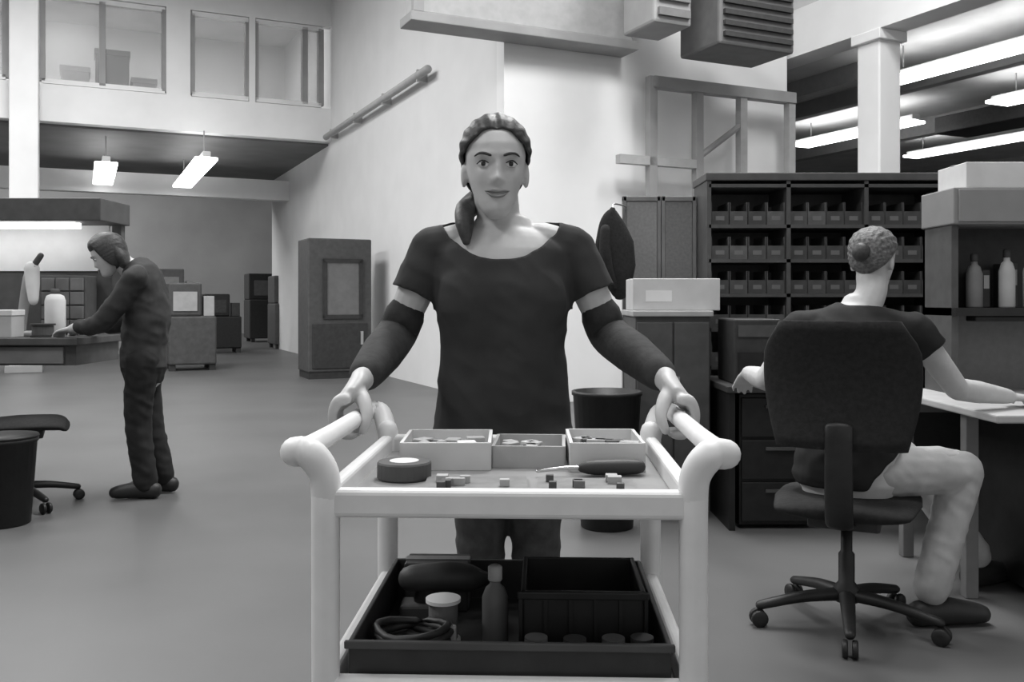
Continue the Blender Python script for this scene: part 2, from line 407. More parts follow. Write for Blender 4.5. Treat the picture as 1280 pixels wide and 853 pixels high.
def face_parts(parent, base, rot, sc):
    for sx in (-1, 1):
        e = MB().ball(base + rot @ (Vector((sx * .031, -.0725, .1165)) * sc), (.0138 * sc, .0075 * sc, .0068 * sc), rot=rot).build('eye', M_EYEW, parent, smooth=True)
        MB().ball(base + rot @ (Vector((sx * .031, -.0785, .1168)) * sc), (.0056 * sc, .003 * sc, .0056 * sc), 12, 8, rot=rot).build('iris', M_EYED, e, smooth=True)
        MB().limb([base + rot @ (Vector((sx * x, -y, z)) * sc) for x, y, z in ((.045, .0745, .1165), (.038, .0785, .1225), (.030, .081, .1238), (.020, .081, .119))], [.0012, .0018, .0018, .001], n=6).build('eyelashes', M_EYED, parent, smooth=True)
        MB().limb([base + rot @ (Vector((sx * x, -y, z)) * sc) for x, y, z in ((.050, .0725, .134), (.040, .082, .1395), (.028, .088, .139), (.016, .089, .135))], [.0015, .003, .0035, .003], side=rot @ Vector((0, 0, 1)), n=8).build('eyebrow', M_HAIR, parent, smooth=True)
    MB().limb([base + rot @ (Vector((x, -y, z)) * sc) for x, y, z in ((-.027, .080, .0565), (-.012, .0895, .0565), (0, .0915, .0550), (.012, .0895, .0565), (.027, .080, .0565))], [.0012, .0034, .0036, .0034, .0012], side=rot @ Vector((0, 0, 1)), n=8).build('upper_lip', M_LIP, parent, smooth=True)
    MB().limb([base + rot @ (Vector((x, -y, z)) * sc) for x, y, z in ((-.025, .0805, .0545), (-.012, .089, .0465), (0, .0918, .0440), (.012, .089, .0465), (.025, .0805, .0545))], [.0012, .0038, .0044, .0038, .0012], side=rot @ Vector((0, 0, 1)), n=8).build('lower_lip', M_LIP, parent, smooth=True)
def grip_hand(mb, xr, yc, zr, so, wrist):
    """hand closed over a rail along Y at (xr, zr); so = outward sign"""
    W = Vector(wrist)
    mb.limb([W, (xr + so * .002, yc + .03, zr + .056), (xr + so * .018, yc - .002, zr + .037)], [(.027, .022), (.038, .021), (.045, .015)], side=(0, 1, 0))
    for dy, r, L in ((-.036, .0104, 1.0), (-.0125, .0108, 1.1), (.0115, .0104, 1.0), (.034, .0092, .8)):
        y = yc + dy
        mb.limb([(xr + so * .010, y, zr + .040), (xr + so * .026, y, zr + .036), (xr + so * .036, y - .001, zr + .012), (xr + so * .031, y - .002, zr - .015), (xr + so * .012, y - .003, zr - .030), (xr + so * (.012 - .018 * L), y - .003, zr - .030)],
                [r * 1.15, r * 1.18, r, r * .98, r * .92, r * .8], side=(0, 1, 0), n=10)
    mb.limb([(xr - so * .004, yc + .012, zr + .052), (xr - so * .022, yc - .018, zr + .034), (xr - so * .032, yc - .038, zr + .006), (xr - so * .024, yc - .046, zr - .020)], [.018, .0155, .012, .0092], side=(0, 1, 0), n=10)
def rest_hand(mb, W, d, up, flip, curl=.35):
    """relaxed hand from wrist W pointing along d, back of the hand towards up"""
    W = Vector(W); d = Vector(d).normalized(); up = Vector(up); up = (up - d * up.dot(d)).normalized(); sd = d.cross(up) * flip
    mb.limb([W, W + d * .045, W + d * .09], [(.026, .018), (.038, .016), (.040, .012)], side=sd)
    for off, L, r in ((-.03, .072, .0088), (-.01, .082, .0092), (.01, .076, .0088), (.03, .06, .0078)):
        a = W + d * .085 + sd * off; spread = sd * off * .25
        p = [a, a + d * L * .45 + spread * .5 - up * L * curl * .12, a + d * L * .78 + spread - up * L * curl * .5, a + d * L * .93 + spread - up * L * curl * .95]
        mb.limb(p, [r * 1.1, r, r * .95, r * .8], side=sd, n=10)
    b = W + d * .02 - sd * .022
    mb.limb([b, b + d * .03 - sd * .022 - up * .006, b + d * .06 - sd * .03 - up * .014, b + d * .08 - sd * .03 - up * .02], [.015, .0125, .0105, .0085], side=sd, n=10)

# ---------------------------------------------------- woman behind the cart (all positions in metres, y away from the viewer)
WY, WX = 2.2, -.022
wom = thing('person', 'person in dark scoop-neck tee and dark forearm sleeves pushing the pale cart', 'person', (WX, WY, 0))
RAILX, RAILZ, HANDY = .322, .933, 1.855
CARTX = .004
hL, hR = CARTX - RAILX, CARTX + RAILX
hb = Vector((-.040, WY - .005, 1.366)); hrot = rotz(math.radians(4)) @ Matrix.Rotation(math.radians(3), 3, 'X')
def woman_core(mb, k, legs=True):
    mb.limb([(WX, WY, .80), (WX, WY, .92), (WX, WY - .005, 1.06), (WX, WY - .008, 1.18), (WX, WY + .002, 1.28), (WX, WY + .012, 1.335)],
            [(.168 - k, .118 - k), (.160 - k, .115 - k), (.148 - k, .108 - k), (.162 - k, .118 - k), (.165 - k, .095 - k), (.095 - k, .06 - k)], n=28)
    for sx in (-1, 1):
        mb.ball((WX + sx * .062, WY - .058, 1.172), (.09 - k, .058 - k, .095 - k))
        mb.limb([(WX + sx * .09, WY + .012, 1.318), (WX + sx * .168, WY + .012, 1.292)], [.048 - k * .7, .054 - k * .7])
def arm_pts(sx):
    sh = Vector((WX + sx * .168, WY + .012, 1.283)); el = Vector((WX + sx * .258, WY + .02, 1.085))
    xr = hL if sx < 0 else hR
    wr = Vector((xr - sx * .002, HANDY + .09, RAILZ + .07))
    return sh, el, wr
body = MB()
woman_core(body, .012)
for sx in (-1, 1):
    sh, el, wr = arm_pts(sx)
    body.limb([sh, (sh * .45 + el * .55), el], [.046, .043, .037], side=(0, 1, 0))
    body.limb([el, el * .65 + wr * .35, wr], [.037, .040, .026], side=(0, 1, 0))
    grip_hand(body, hL if sx < 0 else hR, HANDY, RAILZ, sx, wr)
    body.limb([(WX + .012 + sx * .062, WY, .82), (WX + .014 + sx * .068, WY - .005, .46), (WX + .014 + sx * .072, WY + .02, .10)], [.06, .046, .036])
    body.limb([(WX + sx * .08, WY + .03, .05), (WX + sx * .095, WY - .10, .04)], [.035, .03])
body.limb([(-.03, WY + .02, 1.28), (-.032, WY + .022, 1.36), (hb.x, WY + .012, 1.43)], [.062, .052, .054])
head_mesh(body, hb, hrot, 1.03)
bw = body.build('body', M_SKIN, wom, smooth=True, remesh=.0042, relax=1)
face_parts(wom, hb, hrot, 1.03)
# hair: arch over the forehead, gathered low on one side
def keepw(v):
    ax = abs(v.x)
    hl = .192 - .006 * math.exp(-(ax / .006) ** 2) * -1 - max(0, ax - .008) ** 1.6 * 5.2      # forehead arch
    f = v.z - hl
    side = v.z - (.118 + max(-.06, min(.03, -.01 - v.y)) * .6)                               # above and behind the ears
    nape = v.z - .05
    if v.y > .035: return nape
    if v.y > -.02: return max(side, min(nape, (v.y - .03) * 2))
    return f
hs = hair_shell(hb, hrot, 1.03, .012, keepw)
hair = hs.build('hair', M_HAIR, wom, smooth=True, solid=.004, offset=-1)
MB().limb([hb + Vector((-.035, .09, .06)), hb + Vector((-.066, .055, .03)), hb + Vector((-.072, -.01, .012)), hb + Vector((-.070, -.045, -.02)), hb + Vector((-.066, -.065, -.06))],
          [.03, .028, .024, .022, .010], n=12).build('ponytail', M_HAIR, wom, smooth=True)
# tee
tee = MB(); woman_core(tee, 0)
tee.limb([(WX, WY, .79), (WX, WY, .86)], [(.170, .12), (.168, .118)], n=28)
for sx in (-1, 1):
    sh, el, wr = arm_pts(sx); d = (el - sh)
    tee.limb([sh - Vector((sx * .04, 0, -.004)), sh, sh + d * .34, sh + d * .58], [.045, .054, .058, .060], side=(0, 1, 0))
def tee_cut(p):
    if p.z < .80: return True
    dx = (p.x + .026) / .112
    if p.z > (1.268 if p.y < WY + .02 else 1.318) + dx * dx * .058 and abs(dx) < 1.25: return True
    for sx in (-1, 1):
        sh, el, wr = arm_pts(sx); d = (el - sh)
        if (p - sh).dot(d) / d.length_squared > .52 and sx * (p.x - WX) > .168: return True
    return False
tee.build('tee', M_TEE, wom, smooth=True, remesh=.0055, relax=12, wrinkle=(.0035, 9), cut=tee_cut, solid=.004, offset=-1)
for sx in (-1, 1):
    sh, el, wr = arm_pts(sx)
    MB().limb([sh * .25 + el * .75, el, el * .55 + wr * .45, el * .08 + wr * .92], [.0485, .049, .048, .036], side=(0, 1, 0), n=20, sub=8).build('forearm_sleeve', M_SLEEVE, wom, smooth=True)
tr = MB()
tr.limb([(WX, WY, .94), (WX, WY + .005, .78)], [(.135, .095), (.15, .11)], n=24)
for sx in (-1, 1):
    tr.limb([(WX + .012 + sx * .062, WY, .84), (WX + .014 + sx * .068, WY - .005, .48), (WX + .014 + sx * .072, WY + .02, .07)], [.072, .055, .053])
tr.build('trousers', M_JEAN, wom, smooth=True, remesh=.009, relax=3, wrinkle=(.003, 12))
for sx in (-1, 1):
    MB().limb([(WX + sx * .08, WY + .045, .045), (WX + sx * .088, WY - .03, .048), (WX + sx * .098, WY - .15, .035)], [(.04, .045), (.044, .047), (.038, .034)]).build('shoe', M_SHOE, wom, smooth=True)

# ---------------------------------------------------- seated person, seen from behind
CX, CY = 1.2, 3.3
man = thing('person', 'seated person in dark shirt and pale trousers with back turned at the desk', 'person', (CX, CY, 0))
Fd = Vector((.42, .907, 0)); Rd = Vector((.907, -.42, 0))
hip = Vector((1.2, 3.30, .56)); shc = Vector((1.275, 3.42, 1.06)); mh = Vector((1.352, 3.46, 1.205))
sR = shc + Rd * .20; sL = shc - Rd * .20
eR = Vector((1.645, 3.40, .84)); wR = Vector((1.90, 3.52, .80)); eL = Vector((.98, 3.55, .86)); wL = Vector((.97, 3.78, .87))
hpR = hip + Rd * .09; hpL = hip - Rd * .045 + Vector((.02, .04, 0))
kR = Vector((1.635, 3.34, .55)); aR = Vector((1.50, 3.30, .12)); kL = Vector((1.60, 3.78, .53)); aL = Vector((1.90, 3.75, .12))
def man_core(mb, k):
    mb.limb([hip - Vector((0, 0, .03)), hip + Vector((.01, .0, .1)), hip * .5 + shc * .5 - Fd * .03, shc - Fd * .01, shc + Vector((.01, .01, .09))],
            [(.19 - k, .135 - k), (.178 - k, .13 - k), (.178 - k, .12 - k), (.17 - k, .105 - k), (.07 - k, .06 - k)], side=Rd, n=28)
    for sgn in (-1, 1): mb.limb([shc + Rd * sgn * .08 + Vector((0, 0, .03)), shc + Rd * sgn * .19], [.055 - k * .6, .066 - k * .6])
mb = MB(); man_core(mb, .012)
mrot = rotz(math.atan2(Fd.y, Fd.x) + math.pi / 2 - math.radians(18)) @ Matrix.Rotation(math.radians(10), 3, 'X')
for a, b, c in ((sR, eR, wR), (sL, eL, wL)):
    mb.limb([a, a * .5 + b * .5, b], [.052, .048, .042], side=(0, 0, 1)); mb.limb([b, b * .6 + c * .4, c], [.042, .043, .028], side=(0, 0, 1))
rest_hand(mb, wR, (wR - eR).xy.to_3d() + Vector((0, 0, -.03)), (0, 0, 1), 1)
rest_hand(mb, wL, (wL - eL).xy.to_3d() + Vector((.02, 0, -.12)), (0, 0, 1), -1)
for h_, k_, a_ in ((hpR, kR, aR), (hpL, kL, aL)): mb.limb([h_, k_, a_], [.075, .05, .036], sub=6)
mb.limb([shc + Vector((.01, .0, .04)), mh + Vector((-.01, -.02, -.01)), mh + Vector((0, 0, .06))], [.064, .056, .056])
head_mesh(mb, mh, mrot, 1.02)
mb.build('body', M_SKIN2, man, smooth=True, remesh=.007, relax=1)
face_parts(man, mh, mrot, 1.02)
hair_shell(mh, mrot, 1.02, .013, lambda v: v.z - (.178 if v.y < -.04 else .178 - (v.y + .04) * 1.2 if v.y < .02 else max(.05, .106 - (v.y - .02) * 1.6))).build('hair', M_HAIRG, man, smooth=True, solid=.004, offset=-1)
MB().ball(mh + mrot @ Vector((.004, .112, .125)), (.034, .022, .036), rot=mrot).build('hair_bun', M_HAIR, man, smooth=True)
sh_ = MB(); man_core(sh_, 0)
for a, b in ((sR, eR), (sL, eL)): sh_.limb([a, a * .7 + b * .3, a * .5 + b * .5], [.068, .068, .070], side=(0, 0, 1))
def shirt_cut(p):
    for a, b in ((sR, eR), (sL, eL)):
        d = b - a
        if (p - a).dot(d) / d.length_squared > .36 and (p - a - d * .45).length < .12: return True
    return p.z < (.505 if p.x < 1.24 else .505 + (p.x - 1.24) * 1.1) or (p - (shc + Vector((.015, .005, .145)))).length < .085
sh_.build('shirt', M_SHIRT, man, smooth=True, remesh=.009, relax=3, wrinkle=(.005, 9), cut=shirt_cut, solid=.005, offset=-1)
for nm, a, b, c in (('r', hpR, kR, aR), ('l', hpL, kL, aL)):
    pass
t_ = MB()
t_.limb([hip - Rd * .03 + Vector((.01, .02, -.0)), hip + Rd * .08 + Vector((0, 0, -.0))], [.08, .085])
for a, b, c in ((hpR, kR, aR), (hpL, kL, aL)):
    t_.limb([a, a * .45 + b * .55, b], [.096, .085, .072]); t_.limb([b, b * .5 + c * .5, c + (b - c) * .04], [.071, .066, .062])
t_.build('trousers', M_KHAKI, man, smooth=True, remesh=.009, relax=3, wrinkle=(.0035, 10))
for a, d in ((aR, Vector((.95, .1, 0))), (aL, Vector((.9, .4, 0)))):
    d.normalize()
    MB().limb([a + d * -.05 + Vector((0, 0, -.075)), a + d * .05 + Vector((0, 0, -.068)), a + d * .19 + Vector((0, 0, -.082))], [(.038, .045), (.044, .052), (.04, .034)], side=d.cross(Vector((0, 0, 1)))).build('shoe', M_SHOE, man, smooth=True)

# ---------------------------------------------------- standing person on the left, leaning over the bench
LX, LY = -2.2, 5.5
lp = thing('person', 'person with dark hair leaning over the workbench in charcoal jacket and black trousers', 'person', (LX, LY, 0))
lhip = Vector((-2.2, 5.5, .86)); lsh = Vector((-2.225, 5.48, 1.30)); lh = Vector((-2.33, 5.44, 1.335))
Ld = Vector((-.95, -.31, 0)); Lr = Vector((-.31, .95, 0))
def left_core(mb, k):
    mb.limb([lhip - Vector((0, 0, .12)), lhip + Vector((0, 0, .05)), lhip * .5 + lsh * .5 + Vector((.035, 0, 0)), lsh + Vector((.02, 0, 0)), lsh + Vector((-.05, -.01, .07))],
            [(.17 - k, .13 - k), (.165 - k, .13 - k), (.18 - k, .135 - k), (.17 - k, .115 - k), (.075 - k, .065 - k)], side=Lr, n=26)
    for q in (-1, 1): mb.limb([lsh + Lr * q * .08 + Vector((0, 0, .02)), lsh + Lr * q * .19], [.06 - k * .6, .07 - k * .6])
lrot = rotz(math.atan2(Ld.y, Ld.x) + math.pi / 2) @ Matrix.Rotation(math.radians(28), 3, 'X')
mb = MB(); left_core(mb, .012)
arms = []
for q, ww in ((-1, Vector((-2.60, 5.44, 1.0))), (1, Vector((-2.60, 5.68, 1.0)))):
    a = lsh + Lr * q * .19; e = Vector((-2.36, a.y + (-.06 if q > 0 else .0) * 1, 1.045)); arms.append((a, e, ww))
    mb.limb([a, a * .5 + e * .5, e], [.05, .047, .04]); mb.limb([e, e * .6 + ww * .4, ww], [.04, .041, .027])
    rest_hand(mb, ww, ww - e, (0, 0, 1), q, .6)
mb.limb([lsh + Vector((-.04, 0, .03)), lh + Vector((.05, .02, .02)), lh + Vector((.01, .01, .08))], [.062, .054, .055])
legs = [(lhip + Lr * q * .09 + Vector((0, 0, -.04)), Vector((-2.20, 5.5 + q * .085, .47)), Vector((-2.135 + q * .02, 5.5 + q * .085, .1))) for q in (-1, 1)]
for a, b, c in legs: mb.limb([a, b, c], [.06, .05, .036])
head_mesh(mb, lh, lrot, 1.0)
mb.build('body', M_SKIN, lp, smooth=True, remesh=.0085, relax=1)
face_parts(lp, lh, lrot, 1.0)
hair_shell(lh, lrot, 1.0, .022, lambda v: v.z - (.172 if v.y < -.05 else max(.02, .172 - (v.y + .05) * 4.0)), .0005).build('hair', M_HAIR, lp, smooth=True, solid=.005, offset=-1)
MB().limb([lh + lrot @ Vector((0, .05, .13)), lh + lrot @ Vector((0, .055, .07)), lh + lrot @ Vector((0, .06, .01))], [(.086, .05), (.09, .052), (.075, .035)], side=lrot @ Vector((1, 0, 0)), n=20).build('hair_bob', M_HAIR, lp, smooth=True)
jk = MB(); left_core(jk, 0)
for a, e, ww in arms: jk.limb([a, e, e * .3 + ww * .7], [.07, .058, .045])
jk.build('jacket', M_JACKET, lp, smooth=True, remesh=.011, relax=3, wrinkle=(.007, 8), cut=lambda p: p.z < .76 or (p - (lsh + Vector((-.07, -.01, .1)))).length < .075, solid=.005, offset=-1)
t_ = MB(); t_.limb([lhip + Vector((0, 0, .04)), lhip - Vector((0, 0, .1))], [(.155, .12), (.165, .13)], side=Lr)
for a, b, c in legs: t_.limb([a, b, c], [.1, .075, .066])
t_.build('trousers', M_BTROUS, lp, smooth=True, remesh=.011, relax=3, wrinkle=(.006, 9))
for a, b, c in legs:
    MB().limb([c + Vector((.05, 0, -.05)), c + Vector((-.03, 0, -.045)), c + Vector((-.17, -.02, -.06))], [(.042, .048), (.046, .052), (.04, .036)], side=(0, 1, 0)).build('shoe', M_SHOE, lp, smooth=True)

# ================================================================== the cart
CYAW = math.radians(-2)
cart = thing('utility_cart', 'pale plastic utility cart with raised side rails in front of the standing person', 'cart', (CARTX, 1.62, 0), CYAW)
HX, HY = .27, .27
for sx in (-1, 1):
    for sy in (-1, 1):
        MB().limb([(sx * HX, sy * HY, .11), (sx * HX, sy * HY, .5), (sx * HX, sy * HY, .90)], [.0195, .0205, .0215], n=16, round_ends=True).build('post', M_CART, cart, smooth=True, local=True)
        cs = MB().lathe((0, 0, 0), [(.02, -.016), (.045, -.014), (.05, -.008), (.05, .008), (.045, .014), (.02, .016)], 20, Matrix.Rotation(math.pi / 2, 3, 'X'))
        cs.v = [v + Vector((sx * HX, sy * HY + .02, .05)) for v in cs.v]
        c_ = cs.build('caster_wheel', M_DARK, cart, smooth=True, local=True)
        MB().box((sx * HX, sy * HY + .012, .085), (.05, .04, .05)).build('caster_fork', M_METAL, cart, bevel=.006, local=True)
    MB().limb([(sx * .27, -.268, .86), (sx * .272, -.272, .912), (sx * .292, -.278, .944), (sx * .318, -.262, .944), (sx * RAILX, -.21, .936), (sx * RAILX, 0, .933), (sx * RAILX, .285, .933), (sx * .315, .325, .936), (sx * .292, .325, .928), (sx * .27, .275, .88)],
              [.0215, .0225, .023, .022, .0185, .017, .017, .018, .02, .0205], n=16, sub=6).build('side_rail', M_CART, cart, smooth=True, local=True)
for zf, zt, nm in ((.860, .892, 'tray'), (.578, .615, 'tray'), (.18, .225, 'tray')):
    t = MB().bb(-HX + .004, HX - .004, -HY + .004, HY - .004, zf - .012, zf).build(nm, M_CARTIN, cart, bevel=.003, local=True)
    for sy in (-1, 1): MB().bb(-HX, HX, sy * HY - .014, sy * HY + .014, zf - .010, zt).build('tray_lip', M_CART, t, bevel=.008, local=True, seg=3)
    for sx in (-1, 1): MB().bb(sx * HX - .012, sx * HX + .012, -HY, HY, zf - .010, zt).build('tray_lip', M_CART, t, bevel=.008, local=True, seg=3)

# things on the cart (world coordinates: cart yaw is small)
CM = Matrix.LocRotScale(Vector((CARTX, 1.62, 0)), Matrix.Rotation(CYAW, 3, 'Z').to_euler(), None)
def on_cart(x, y, z): return CM @ Vector((x, y, z))
TZ, LZ = .8605, .5785
def open_box(name, label, cat, x, y, z, sx, sy, h, m, rz=0, inner=None, group=None):
    o = thing(name, label, cat, on_cart(x, y, z), CYAW + rz, group)
    MB().bb(-sx / 2, sx / 2, -sy / 2, sy / 2, 0, .004).build('base', m, o, local=True)
    for q in (-1, 1):
        MB().bb(-sx / 2, sx / 2, q * sy / 2 - .003, q * sy / 2 + .003, 0, h).build('side_wall', m, o, local=True)
        MB().bb(q * sx / 2 - .003, q * sx / 2 + .003, -sy / 2, sy / 2, 0, h).build('end_wall', m, o, local=True)
    if inner:
        for k in range(inner[0]):
            xx = random.uniform(-.36, .36) * sx; yy = random.uniform(-.3, .3) * sy
            MB().box((xx, yy, h * .45 + .004), (sx * .16, sy * .2, h * .8), rotz(random.uniform(0, 3))).build('part', random.choice(inner[1]), o, bevel=.002, local=True)
    return o
open_box('parts_tray', 'pale card tray of small parts at the back of the cart beside the hand', 'tray', -.13, .13, TZ, .16, .17, .05, M_PALE, .04, (6, [M_LGREY, M_MGREY, M_WHITE]))
open_box('parts_tray', 'pale card tray of small parts in the middle of the cart', 'tray', .025, .15, TZ, .13, .15, .04, M_LGREY, -.02, (6, [M_LGREY, M_PALE, M_MGREY]))
open_box('parts_tray', 'pale card tray with dark connectors near the cart rail', 'tray', .165, .13, TZ, .13, .18, .052, M_PALE, .02, (6, [M_DGREY, M_LGREY, M_DGREY]))
def board(label, x, y, sx, sy, rz, m, n):
    o = thing('circuit_board', label, 'circuit board', on_cart(x, y, TZ), CYAW + rz)
    MB().bb(-sx / 2, sx / 2, -sy / 2, sy / 2, .0, .005).build('board', m, o, local=True)
    for k in range(n):
        MB().box((random.uniform(-.38, .38) * sx, random.uniform(-.35, .35) * sy, .011), (random.uniform(.01, .025), random.uniform(.008, .02), .012)).build('chip', random.choice([M_DGREY, M_LGREY, M_MGREY]), o, bevel=.001, local=True)
board('flat grey circuit board lying near the front lip of the cart', -.06, -.10, .17, .13, .05, M_BOARD, 7)
board('wide grey circuit board lying beside the front lip under the dark tool', .12, -.11, .16, .13, -.04, M_BOARD, 7)
o = thing('tape_roll', 'dark tape roll lying in the corner of the top tray', 'tape roll', on_cart(-.19, -.03, TZ))
MB().lathe((0, 0, 0), [(.026, .0), (.045, .0), (.047, .003), (.047, .027), (.045, .03), (.026, .03)], 28).build('tape', M_DGREY, o, smooth=False, local=True)
MB().lathe((0, 0, .0), [(.014, .001), (.0255, .001), (.0255, .031), (.014, .031)], 24).build('core', M_PALE, o, local=True)
o = thing('screwdriver', 'dark-handled screwdriver lying across the tray near the rail', 'screwdriver', on_cart(.17, .005, TZ + .0148), CYAW + math.pi + .12)
MB().limb([(-.05, 0, 0), (-.02, 0, 0), (.03, 0, 0), (.05, 0, 0)], [.012, .014, .013, .009], side=(0, 1, 0)).build('handle', M_DARK, o, smooth=True, local=True)
MB().limb([(.05, 0, 0), (.08, 0, 0), (.13, 0, -.005)], [.0035, .0035, .003], side=(0, 1, 0), n=8).build('blade', M_CHROME, o, smooth=True, local=True)

# lower shelf: dark bin with things in it
BZ = LZ
o = thing('shelf_bin', 'wide shallow black bin filling the lower shelf of the cart', 'bin', on_cart(0, -.01, BZ), CYAW)
MB().bb(-.235, .235, -.235, .20, 0, .006).build('base', M_DARK, o, local=True)
for q, y in ((0, -.235), (1, .20)): MB().bb(-.24, .24, y - .004, y + .004, 0, .08).build('long_wall', M_DARK, o, bevel=.002, local=True)
for x in (-.238, .238): MB().bb(x - .004, x + .004, -.235, .20, 0, .08).build('end_wall', M_DARK, o, bevel=.002, local=True)
MB().bb(-.246, .246, -.247, -.239, .07, .082).build('rim', M_DGREY, o, bevel=.002, local=True)
def crate(label, x, y, sx, sy, h):
    o = thing('black_crate', label, 'crate', on_cart(x, y, BZ + .0065), CYAW)
    MB().bb(-sx / 2, sx / 2, -sy / 2, sy / 2, 0, .005).build('base', M_BLACK, o, local=True)
    for q in (-1, 1):
        MB().bb(-sx / 2, sx / 2, q * (sy / 2 - .004) - .004, q * (sy / 2 - .004) + .004, 0, h).build('long_wall', M_BLACK, o, bevel=.002, local=True)
        MB().bb(q * (sx / 2 - .004) - .004, q * (sx / 2 - .004) + .004, -sy / 2, sy / 2, 0, h).build('end_wall', M_BLACK, o, bevel=.002, local=True)
    k = int(sx / .035)
    for i in range(k + 1):
        MB().bb(-sx / 2 + i * sx / k - .003, -sx / 2 + i * sx / k + .003, -sy / 2 - .005, -sy / 2, .01, h - .01).build('rib', M_BLACK, o, local=True)
    MB().bb(-sx / 2 - .005, sx / 2 + .005, -sy / 2 - .006, -sy / 2, h - .012, h).build('rim', M_BLACK, o, bevel=.002, local=True)
    return o
crate('long ribbed black crate standing in the lower bin of the cart', .115, -.045, .20, .2, .118)
o = thing('power_tool', 'dark power tool lying in the lower bin left of the crate', 'tool', on_cart(-.12, .06, BZ + .0065), CYAW + .05)
MB().limb([(-.07, 0, .075), (0, 0, .078), (.04, 0, .075), (.06, 0, .075)], [.024, .028, .024, .014], side=(0, 1, 0)).build('motor', M_DARK, o, smooth=True, local=True)
MB().limb([(-.03, 0, .08), (-.045, 0, .035)], [(.018, .023), (.018, .022)], side=(0, 1, 0)).build('grip', M_BLACK, o, smooth=True, local=True)
MB().box((-.047, 0, .017), (.085, .055, .034)).build('battery', M_DGREY, o, bevel=.006, local=True)
o = thing('cable_coil', 'dark coiled cable on the lower shelf near the front post', 'cable', on_cart(-.16, -.13, BZ + .0065))
pts = []
for i in range(5 * 16 + 1):
    a = i / 16 * 2 * math.pi; pts.append((math.cos(a) * (.06 + .004 * math.sin(i)), math.sin(a) * (.052 + .003 * math.cos(i * 1.7)), .008 + i * .0006 + .003 * math.sin(i * .9)))
MB().limb(pts, .0062, n=8, sub=1).build('loop', M_DARK, o, smooth=True, local=True)
MB().box((.06, 0, .03), (.02, .016, .05)).build('cable_tie', M_LGREY, o, bevel=.003, local=True)
o = thing('spool', 'small pale spool on the lower shelf above the coiled cable', 'spool', on_cart(-.12, -.05, BZ + .0065))
MB().lathe((0, 0, 0), [(.03, 0), (.03, .006), (.012, .007), (.012, .068), (.03, .069), (.03, .075)], 24).build('core', M_WHITE, o, local=True)
MB().lathe((0, 0, 0), [(.0125, .008), (.025, .008), (.025, .067), (.0125, .067)], 24).build('wire', M_MGREY, o, smooth=False, local=True)
o = thing('spray_bottle', 'slim grey bottle standing in the lower bin beside the crate', 'bottle', on_cart(-.03, -.07, BZ + .0065))
MB().lathe((0, 0, 0), [(.002, 0), (.02, 0), (.022, .006), (.022, .085), (.016, .1), (.009, .106), (.009, .112)], 24).build('bottle', M_MGREY, o, smooth=True, local=True)
MB().lathe((0, 0, 0), [(.011, .112), (.012, .114), (.012, .135), (.008, .138)], 20).build('cap', M_LGREY, o, smooth=True, local=True)
o = thing('dark_carton', 'dark box standing behind the power tool on the lower shelf', 'box', on_cart(-.15, .135, BZ + .0065), CYAW)
MB().bb(-.06, .06, -.035, .035, 0, .09).build('body', M_DARK, o, bevel=.003, local=True)
MB().bb(-.061, .061, -.012, .012, .09, .092).build('tape', M_MGREY, o, local=True)
for k, (x, y, m) in enumerate(((.04, -.185, M_MGREY), (.1, -.19, M_DGREY), (.16, -.185, M_MGREY), (.205, -.18, M_DGREY))):
    o = thing('metal_fitting', ['grey flanged fitting in the bin nearest the coiled cable', 'dark flanged fitting second along the front of the bin', 'grey flanged fitting third along the front of the bin', 'dark flanged fitting at the end of the bin by the right post'][k], 'fitting', on_cart(x, y, BZ + .0065))
    MB().lathe((0, 0, 0), [(.004, 0), (.022, 0), (.022, .008), (.014, .01), (.014, .045), (.018, .047), (.018, .06), (.004, .06)], 18).build('body', m, o, local=True)
    for a in range(4): MB().lathe((.0165 * math.cos(a * 1.57), .0165 * math.sin(a * 1.57), .008), [(.001, 0), (.003, 0), (.003, .004), (.001, .004)], 6).build('bolt', M_METAL, o, local=True)

